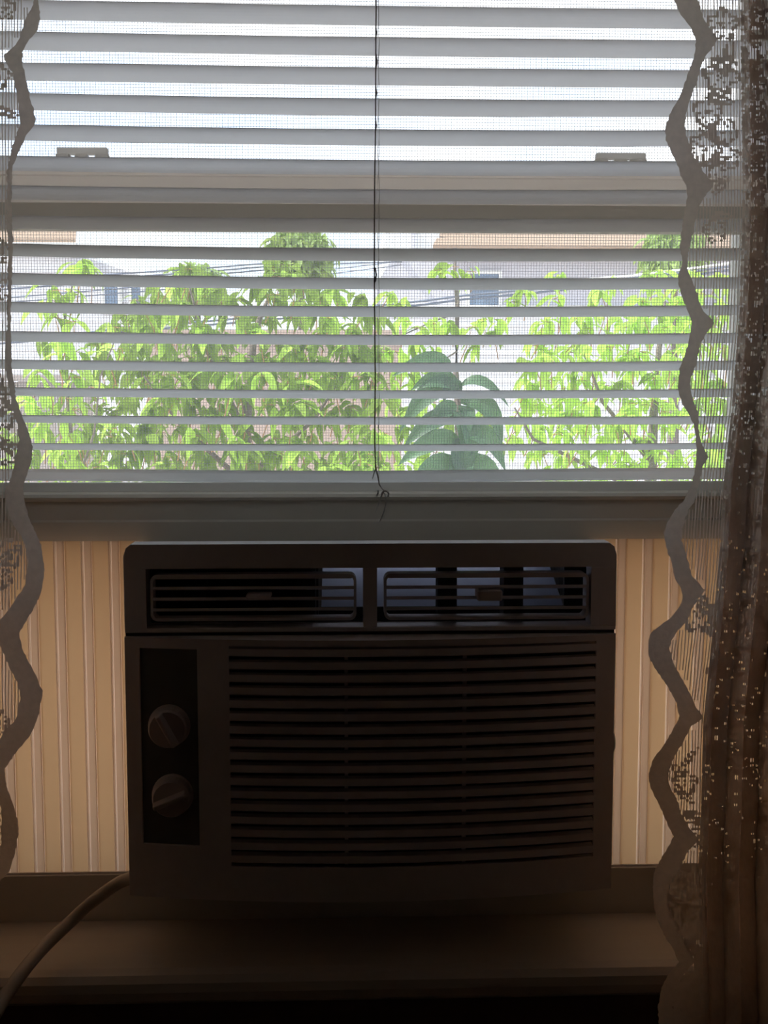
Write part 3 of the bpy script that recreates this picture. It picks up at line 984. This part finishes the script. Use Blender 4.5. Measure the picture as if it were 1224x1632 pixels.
LEAVES = [leaf_mesh('leaf', M['leaf'], 1, w_, d_, f_) for w_, d_, f_ in ((0.34, 0.45, 0.25), (0.38, 0.60, 0.35), (0.30, 0.75, 0.2), (0.42, 0.40, 0.3))]


def make_tree(name, label, clusters, trunk, leaf_len, nleaf=8, group=None, meshes=LEAVES, lmat='leaf', seed=1, base=None):
    """clusters: (px, py, Y) twig tips; trunk: list of px paths (px, py, Y, radius)"""
    rn = random.Random(seed)
    b = base or trunk[0][-1]
    root = empty(name, P(b[0], b[1], b[2]) * 1.0)
    root.location.z = GZ
    tag(root, label, 'tree' if 'tree' in name else 'plant', group)
    lv = []
    tq = MB()
    for (px, py, Y) in clusters:
        c = P(px, py, Y)
        a0 = rn.uniform(0, 6.28)
        k_ = nleaf + rn.randint(-2, 2)
        for k in range(k_):
            az = a0 + 2 * math.pi * k / k_ + rn.uniform(-0.35, 0.35)
            pt = rn.uniform(-0.15, 0.95)
            L = leaf_len * rn.uniform(0.65, 1.2)
            off = c + Vector((rn.uniform(-1, 1), rn.uniform(-1, 1), rn.uniform(-0.6, 0.9))) * leaf_len * 0.30
            mt = Matrix.Translation(off) @ Euler((rn.uniform(-0.5, 0.5), pt, az), 'XYZ').to_matrix().to_4x4() @ Matrix.Diagonal((L, L, L, 1))
            lv.append(((off - CAM).length / L, mt, rn.randrange(len(meshes))))
        st = c + Vector((rn.uniform(-0.08, 0.08), rn.uniform(0.0, 0.12), -rn.uniform(0.10, 0.25)))
        tq.tube([st, (st + c) / 2 + Vector((0.015, 0, 0.01)), c], [0.004, 0.0035, 0.002], 5)
        for k in range(4):
            az = rn.uniform(0, 6.28)
            tq.tube([c, c + Vector((math.cos(az), math.sin(az), -0.2)) * leaf_len * 0.3], 0.0018, 4)
    lv.sort(key=lambda r: r[0])
    for (_, mt, vi) in lv[:290]:
        o = bpy.data.objects.new('leaf', meshes[vi])
        o.parent = root
        o.matrix_parent_inverse = Matrix.Translation(-root.location)
        o.matrix_basis = mt
        COL.objects.link(o)
    if len(lv) > 290:
        q = MB()
        for (_, mt, vi) in lv[290:]:
            n0 = len(q.v)
            q.v += [tuple(mt @ v.co) for v in meshes[vi].vertices]
            q.f += [tuple(n0 + i for i in p.vertices) for p in meshes[vi].polygons]
        o = q.build('leaves', M[lmat], root, smooth=True, fix=False)
        o['kind'] = 'stuff'
    tw = tq.build('twigs', M['twig'], root, fix=False)
    tw['kind'] = 'stuff'
    for path in trunk:
        q = MB()
        pts = [P(a, b_, Y) for a, b_, Y, r in path]
        rads = [r for a, b_, Y, r in path]
        if path is trunk[0]:
            e = pts[-1].copy()
            e.z = GZ - 0.02
            pts.append(e)
            rads.append(rads[-1] * 1.4)
        q.tube(pts, rads, 8)
        q.build('trunk' if path is trunk[0] else 'branch', M['bark'], root, smooth=True)
    return root


rn = random.Random(21)
# central tree
LB = [(440, 255), (480, 205), (520, 175), (560, 170), (600, 160), (640, 135), (700, 105), (780, 90)]
cl = []
for y in range(446, 830, 25):
    x = lerp_table(LB, y)
    while x < 612:
        if y > 480 or x < 345 or 400 < x < 500 or (y > 465 and x < 600):
            if rn.random() > 0.10:
                cl.append((x + rn.uniform(-12, 12), y + rn.uniform(-10, 10), rn.choice((rn.uniform(5.6, 6.6), rn.uniform(6.4, 8.2)))))
        x += 27
cl += [(300, 428, 6.0), (322, 436, 6.3), (430, 424, 7.0), (455, 420, 7.2), (470, 436, 7.0), (440, 440, 6.6)]
make_tree('tree', 'broad bright green tree with drooping leaves in the middle of the window view', cl,
          [[(430, 470, 6.7, 0.010), (405, 530, 6.7, 0.022), (398, 600, 6.7, 0.030), (392, 680, 6.7, 0.034), (388, 780, 6.7, 0.045)],
           [(300, 450, 6.2, 0.006), (330, 560, 6.5, 0.012), (391, 690, 6.7, 0.02)],
           [(545, 600, 6.3, 0.006), (500, 670, 6.5, 0.012), (395, 760, 6.7, 0.02)],
           [(230, 600, 6.0, 0.006), (290, 680, 6.4, 0.012), (390, 770, 6.7, 0.022)]], 0.155, nleaf=9, seed=4)
# left sapling
cl = [(122, 422, 5.4), (140, 432, 5.6), (92, 462, 5.3), (78, 478, 5.4), (112, 470, 5.4), (88, 506, 5.3), (118, 512, 5.3), (100, 540, 5.2), (72, 548, 5.3), (120, 560, 5.3), (92, 578, 5.2), (60, 592, 5.3), (118, 600, 5.3), (78, 620, 5.2), (104, 634, 5.3), (58, 650, 5.2), (92, 668, 5.2), (40, 640, 5.2), (66, 690, 5.2), (110, 694, 5.3), (48, 724, 5.2), (88, 728, 5.2), (120, 740, 5.3), (30, 700, 5.2), (20, 740, 5.2), (8, 690, 5.3)]
make_tree('tree', 'slim sapling with hanging leaves in front of the white sided house, by the left curtain', cl,
          [[(124, 420, 5.5, 0.003), (104, 500, 5.4, 0.006), (106, 590, 5.4, 0.009), (112, 690, 5.4, 0.012), (116, 800, 5.4, 0.016)],
           [(182, 545, 5.5, 0.003), (160, 600, 5.5, 0.005), (150, 690, 5.5, 0.007), (116, 790, 5.4, 0.008)]], 0.145, nleaf=7, seed=9)
# right tree
cl = []
RB = [(440, 880), (480, 880), (520, 855), (560, 850), (620, 838), (660, 815), (700, 810), (740, 880), (800, 860)]
for y in range(448, 830, 27):
    x = lerp_table(RB, y)
    while x < 1260:
        if y > 490 or 870 < x < 905 or 940 < x < 985 or x > 1010:
            if rn.random() > 0.07:
                cl.append((x + rn.uniform(-12, 12), y + rn.uniform(-10, 10), rn.uniform(5.8, 7.4)))
        x += 30
make_tree('tree', 'leafy green tree beside the right curtain, orange leaf stalks', cl,
          [[(1060, 480, 6.9, 0.010), (1050, 560, 6.9, 0.02), (1042, 660, 6.9, 0.03), (1036, 780, 6.9, 0.045)],
           [(930, 560, 6.4, 0.006), (960, 640, 6.6, 0.012), (1040, 740, 6.9, 0.02)],
           [(820, 650, 6.2, 0.005), (850, 700, 6.4, 0.01), (1036, 790, 6.9, 0.02)]], 0.145, nleaf=9, seed=14)
# middle thin tree
cl = [(700, 430, 7.4), (750, 432, 7.4), (722, 424, 7.4), (640, 510, 7.2), (665, 522, 7.2), (690, 514, 7.2), (716, 520, 7.1), (655, 545, 7.2), (630, 560, 7.2), (770, 508, 7.2), (795, 516, 7.2), (752, 520, 7.1), (780, 534, 7.2), (640, 590, 7.1), (690, 560, 7.2), (755, 552, 7.2), (616, 610, 7.1), (625, 640, 7.1), (660, 612, 7.2), (640, 680, 7.1), (620, 710, 7.1), (660, 650, 7.1), (690, 640, 7.1), (700, 700, 7.2), (680, 740, 7.1), (820, 480, 7.3), (835, 460, 7.3), (640, 740, 7.1), (612, 560, 7.2), (618, 470, 7.5), (640, 480, 7.5), (650, 580, 7.3), (672, 590, 7.3), (660, 700, 7.3), (690, 720, 7.3), (640, 655, 7.4), (800, 700, 7.4), (780, 740, 7.4), (770, 660, 7.4), (710, 670, 7.4), (612, 690, 7.3), (620, 750, 7.3)]
make_tree('tree', 'thin dark stemmed tree in front of the grey house with the dark window', cl,
          [[(726, 395, 7.5, 0.010), (725, 440, 7.5, 0.014), (729, 480, 7.4, 0.017), (728, 540, 7.4, 0.019), (727, 600, 7.4, 0.022), (735, 780, 7.4, 0.03)],
           [(640, 535, 7.2, 0.004), (690, 512, 7.3, 0.006), (726, 500, 7.4, 0.008)], [(690, 585, 7.2, 0.004), (728, 560, 7.4, 0.007)]], 0.15, nleaf=7, seed=23)


def arch_leaf(base, mid, tip, wid, m, parent, facing):
    b, mi, t_ = P(*base), P(*mid), P(*tip)
    q = MB()
    rows = []
    seg = 8
    for i in range(seg + 1):
        s = i / seg
        c = b * (1 - s) ** 2 + mi * (2 * s * (1 - s)) + t_ * s * s
        d = ((mi - b) * (2 * (1 - s)) + (t_ - mi) * (2 * s)).normalized()
        nrm = (facing - facing.dot(d) * d).normalized()
        sd_ = d.cross(nrm).normalized()
        hw = wid * 0.5 * math.sin(math.pi * (0.04 + 0.955 * s) ** 0.8)
        rows.append([c - sd_ * hw + nrm * hw * 0.35, c - sd_ * hw * 0.5 + nrm * hw * 0.1, c, c + sd_ * hw * 0.5 + nrm * hw * 0.1, c + sd_ * hw + nrm * hw * 0.35])
    q.loft(rows, closed_ring=False, caps=False)
    return q.build('leaf', m, parent, smooth=True)


# large leaved plant close to the window
BY = 2.6
pb = P(734, 800, BY)
root = empty('broadleaf_plant', (pb.x, BY, GZ))
tag(root, 'dark green plant with large broad leaves just outside the window', 'plant')
fu = Vector((0, -0.55, 0.85)).normalized()
fd = Vector((0.1, -0.9, 0.3)).normalized()
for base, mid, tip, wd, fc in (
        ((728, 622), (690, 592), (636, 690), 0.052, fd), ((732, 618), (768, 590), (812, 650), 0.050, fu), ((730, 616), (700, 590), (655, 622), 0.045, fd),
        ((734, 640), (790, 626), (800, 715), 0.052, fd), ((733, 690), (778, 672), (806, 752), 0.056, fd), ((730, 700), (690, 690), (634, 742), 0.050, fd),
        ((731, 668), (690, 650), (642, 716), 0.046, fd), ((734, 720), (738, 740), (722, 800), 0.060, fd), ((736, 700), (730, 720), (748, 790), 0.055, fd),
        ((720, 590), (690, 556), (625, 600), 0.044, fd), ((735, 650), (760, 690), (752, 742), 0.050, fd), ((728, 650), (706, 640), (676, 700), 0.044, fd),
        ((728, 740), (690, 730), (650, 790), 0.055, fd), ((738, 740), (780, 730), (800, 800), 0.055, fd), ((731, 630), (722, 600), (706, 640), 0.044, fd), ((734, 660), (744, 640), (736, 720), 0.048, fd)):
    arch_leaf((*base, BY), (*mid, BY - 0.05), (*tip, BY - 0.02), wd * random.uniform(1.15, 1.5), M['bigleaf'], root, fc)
q = MB()
st = [P(a, b, BY + 0.02) for a, b in ((722, 580), (729, 620), (732, 680), (735, 740), (736, 830))]
e = st[-1].copy()
e.z = GZ - 0.02
q.tube(st + [e], [0.004, 0.006, 0.008, 0.010, 0.012, 0.02], 8)
q.build('stem', M['bark'], root, smooth=True)


# far tree crowns
def far_tree(label, px, py, Y, rx, rz_, seed, n=260, group=None):
    rr = random.Random(seed)
    c = P(px, py, Y)
    root = empty('tree', (c.x, Y, GZ))
    tag(root, label, 'tree', group)
    q = MB()
    for _ in range(n * 4):
        d = Vector((rr.gauss(0, 1), rr.gauss(0, 1), rr.gauss(0, 1))).normalized() * rr.uniform(0.55, 1.0)
        p = c + Vector((d.x * rx, d.y * rx, d.z * rz_))
        L = rr.uniform(0.12, 0.26)
        mt = Matrix.Translation(p) @ Euler((rr.uniform(-0.6, 0.6), rr.uniform(0, 1.2), rr.uniform(0, 6.28)), 'XYZ').to_matrix().to_4x4() @ Matrix.Diagonal((L, L, L, 1))
        me = LEAVES[rr.randrange(4)]
        n0 = len(q.v)
        q.v += [tuple(mt @ v.co) for v in me.vertices]
        q.f += [tuple(n0 + i for i in pl.vertices) for pl in me.polygons]
    o = q.build('foliage', M['leaf2'], root, fix=False)
    o['kind'] = 'stuff'
    q = MB()
    q.tube([c, (c.x + 0.05, Y, (c.z + GZ) / 2), (c.x, Y, GZ - 0.02)], [0.05, 0.1, 0.14], 8)
    q.build('trunk', M['bark'], root)


far_tree('round yellow green treetop rising above the middle tree, left of the blind cord', 478, 405, 15, 0.48, 0.42, 2)
far_tree('small pale tree behind the power lines in front of open sky', 312, 452, 15, 0.36, 0.30, 3, 160)
far_tree('yellow green treetop beyond the peach roof, beside the right curtain', 1075, 400, 16.3, 0.48, 0.45, 5)

# ------------------------------------------------------------------ houses


def siding(mb, x0, x1, z0, z1, y, stepz, holes=()):
    z = z0
    while z < z1:
        zt = min(z + stepz, z1)
        mb.loft([[(x, y, zt), (x, y - 0.025, z), (x, y + 0.02, z), (x, y + 0.02, zt)] for x in (x0, x1)])
        z += stepz


def house_window(root, x0, x1, z0, z1, y, mull=True):
    q = MB()
    t_ = 0.05
    q.box(x0 - t_, x1 + t_, y - 0.06, y, z1, z1 + t_)
    q.box(x0 - t_, x1 + t_, y - 0.06, y, z0 - t_, z0)
    q.box(x0 - t_, x0, y - 0.06, y, z0, z1)
    q.box(x1, x1 + t_, y - 0.06, y, z0, z1)
    if mull:
        q.box(x0, x1, y - 0.05, y, (z0 + z1) / 2 - 0.02, (z0 + z1) / 2 + 0.02)
    fr = q.build('window', M['white'], root)
    q = MB()
    q.box(x0, x1, y - 0.035, y - 0.03, z0, z1)
    q.build('pane', M['pane'], fr)


# left house: white sided with peach roof
YH = 16.0
x0, x1 = P(-160, 500, YH).x, P(252, 500, YH).x
ze, zt = P(60, 388, YH).z, P(60, 340, YH).z
hs = empty('house', ((x0 + x1) / 2, YH + 2, GZ))
tag(hs, 'white sided house with a peach tile roof, behind the sapling by the left curtain', 'house')
q = MB()
xa = P(118, 400, YH).x
q.box(x0, xa, YH, YH + 5, GZ, ze)
q.box(xa, x1, YH, YH + 5, GZ, P(240, 440, YH).z)
q.build('wall', M['siding'], hs, fix=False)
b0, b1 = P(60, 620, YH).z, ze
n = 15
for i in range(n):
    za_, zb_ = b0 + (b1 - b0) * i / n, b0 + (b1 - b0) * (i + 1) / n
    q = MB()
    xe = x1 if zb_ < P(240, 442, YH).z else xa
    q.loft([[(x, YH - 0.004, zb_), (x, YH - 0.045, za_), (x, YH - 0.001, za_), (x, YH - 0.001, zb_)] for x in (x0, xe)])
    q.build('siding_board', M['siding'], hs)
q = MB()
xr_ = P(122, 388, YH - 0.3).x
q.loft([[(x0 - 0.3, YH - 0.35, ze - 0.05), (xr_, YH - 0.35, ze - 0.05), (xr_, YH - 0.35, ze + 0.02), (x0 - 0.3, YH - 0.35, ze + 0.02)],
        [(x0 - 0.3, YH + 2.5, ze + 1.1), (xr_ - 0.6, YH + 2.5, ze + 1.1), (xr_ - 0.6, YH + 2.5, ze + 1.17), (x0 - 0.3, YH + 2.5, ze + 1.17)]])
q.build('roof', M['peach'], hs)
box_obj('gutter', M['white'], hs, x0 - 0.3, xr_ + 0.03, YH - 0.44, YH - 0.352, ze - 0.10, ze - 0.045)
q = MB()
a, b, c_ = P(110, 402, YH - 0.2), P(246, 446, YH - 0.2), P(118, 446, YH - 0.2)
q.loft([[a, b, c_], [a + Vector((0, 4, 0)), b + Vector((0, 4, 0)), c_ + Vector((0, 4, 0))]])
q.build('side_gable', M['greyroof'], hs)
for a, b in ((169, 190), (212, 226)):
    house_window(hs, P(a, 470, YH).x, P(b, 470, YH).x, P(180, 496, YH).z, P(180, 452, YH).z, YH - 0.05, False)
# right house: grey upper wall, peach roof, white siding below
YH = 18.0
x0, x1 = P(600, 500, YH).x, P(1290, 500, YH).x
h2 = empty('house', ((x0 + x1) / 2, YH + 2, GZ))
tag(h2, 'large grey and white house with long peach roof, right of the blind cord', 'house')
z1_ = P(800, 400, YH).z
zmid = P(800, 492, YH).z
q = MB()
q.box(x0 + 0.2, x1, YH, YH + 6, GZ, zmid)
q.build('wall', M['siding'], h2)
q = MB()
ul, ur, ll = P(632, 402, YH), P(1290, 402, YH), P(600, 452, YH)
lr, bl, br = P(1290, 452, YH), P(600, 494, YH), P(1290, 494, YH)
q.loft([[ul, ur, lr, br, bl, ll], [p + Vector((0, 6, 0)) for p in (ul, ur, lr, br, bl, ll)]])
q.build('upper_wall', M['siding2'], h2)
b0, b1 = P(800, 780, YH).z, zmid
n = 20
for i in range(n):
    za_, zb_ = b0 + (b1 - b0) * i / n, b0 + (b1 - b0) * (i + 1) / n
    q = MB()
    q.loft([[(x, YH - 0.004, zb_), (x, YH - 0.05, za_), (x, YH - 0.001, za_), (x, YH - 0.001, zb_)] for x in (x0 + 0.2, x1)])
    q.build('siding_board', M['siding'], h2)
q = MB()
rl = P(690, 398, YH - 0.5).x
zr = P(690, 398, YH - 0.5).z
q.loft([[(rl, YH - 0.5, zr), (x1 + 0.4, YH - 0.5, zr), (x1 + 0.4, YH - 0.5, zr + 0.08), (rl, YH - 0.5, zr + 0.08)],
        [(rl + 0.5, YH + 3, zr + 0.85), (x1 - 0.4, YH + 3, zr + 0.85), (x1 - 0.4, YH + 3, zr + 0.93), (rl + 0.5, YH + 3, zr + 0.93)]])
q.build('roof', M['peach'], h2)
q = MB()
q.box(P(612, 398, YH + 0.5).x, P(700, 398, YH + 0.5).x, YH + 0.5, YH + 3, zr - 0.2, P(650, 366, YH + 0.5).z)
q.build('dormer', M['white'], h2)
box_obj('corner_post', M['siding2'], h2, P(658, 390, YH).x, P(665, 390, YH).x, YH + 0.40, YH + 0.49, zr - 0.1, P(650, 366, YH + 0.5).z)
house_window(h2, P(748, 470, YH).x, P(794, 470, YH).x, P(770, 488, YH).z, P(770, 437, YH).z, YH - 0.01, False)
box_obj('ledge_board', M['white'], h2, x0, x1, YH - 0.09, YH - 0.001, zmid - 0.03, zmid + 0.05)

# garden wall between the houses
gx0, gx1 = P(235, 600, 13.0).x, P(640, 600, 13.0).x
gt = P(400, 535, 13.0).z
q = MB()
q.box(gx0, gx1, 13.0, 13.2, GZ, gt)
q.box(gx0 - 0.03, gx1 + 0.03, 12.95, 13.25, gt, gt + 0.07)
tag(q.build('garden_wall', M['gwall'], fix=False), 'pale pink garden wall behind the middle tree', 'wall')

# wooden fence at lower left
YF = 9.0
fx0, fx1 = P(-60, 660, YF).x, P(150, 660, YF).x
ztop = P(60, 607, YF).z
fe = empty('fence', ((fx0 + fx1) / 2, YF, GZ))
tag(fe, 'weathered grey wooden fence below the white sided house', 'fence')
nb = 14
for i in range(nb):
    xa_, xb_ = fx0 + (fx1 - fx0) * i / nb, fx0 + (fx1 - fx0) * (i + 1) / nb - 0.008
    box_obj('board', M['fence'], fe, xa_, xb_, YF, YF + 0.02, GZ, ztop - 0.03 * random.random() * 0.4)
box_obj('cap_rail', M['fence'], fe, fx0 - 0.02, fx1 + 0.02, YF - 0.04, YF + 0.06, ztop, ztop + 0.05)


# power lines
def cable(label, pts, rad, m='cable', n=1, gap=0.03):
    q = MB()
    for k in range(n):
        q.tube([P(*p) + Vector((0, 0.01 * k, -gap * k)) for p in pts], rad, 6)
    tag(q.build('power_line', M[m], smooth=True), label, 'cable', 'power lines beyond the window')


cable('thin dark wire crossing the white sided house at left', [(-300, 498, 12), (20, 474, 13), (120, 466, 14), (230, 456, 15.95)], 0.008)
cable('bundle of dark wires rising to the right in front of the middle tree top', [(-300, 470, 13), (180, 437, 14), (320, 428, 14.8), (420, 420, 15.8), (520, 411, 16.8), (640, 408, 17.98)], 0.012, n=3, gap=0.045)
cable('twin dark cables climbing past the thin dark stemmed tree, lowest across the view', [(-300, 566, 9.6), (150, 529, 10), (200, 522, 10), (330, 512, 10), (470, 500, 10), (596, 488, 10), (680, 479, 10), (740, 471, 10), (850, 461, 10), (1100, 433, 10), (1500, 380, 10)], 0.011, n=2, gap=0.035)
cable('white cable running down from the right curtain over the grey house', [(780, 452, 17.95), (930, 445, 14.5), (1000, 440, 13), (1085, 430, 12), (1500, 375, 11)], 0.014, m='cable_w')
cable('faint grey wire crossing the gap of sky right of the middle tree top', [(-300, 500, 13.2), (480, 436, 15), (540, 428, 16), (600, 421, 17), (640, 416, 17.95)], 0.008, n=2, gap=0.06)
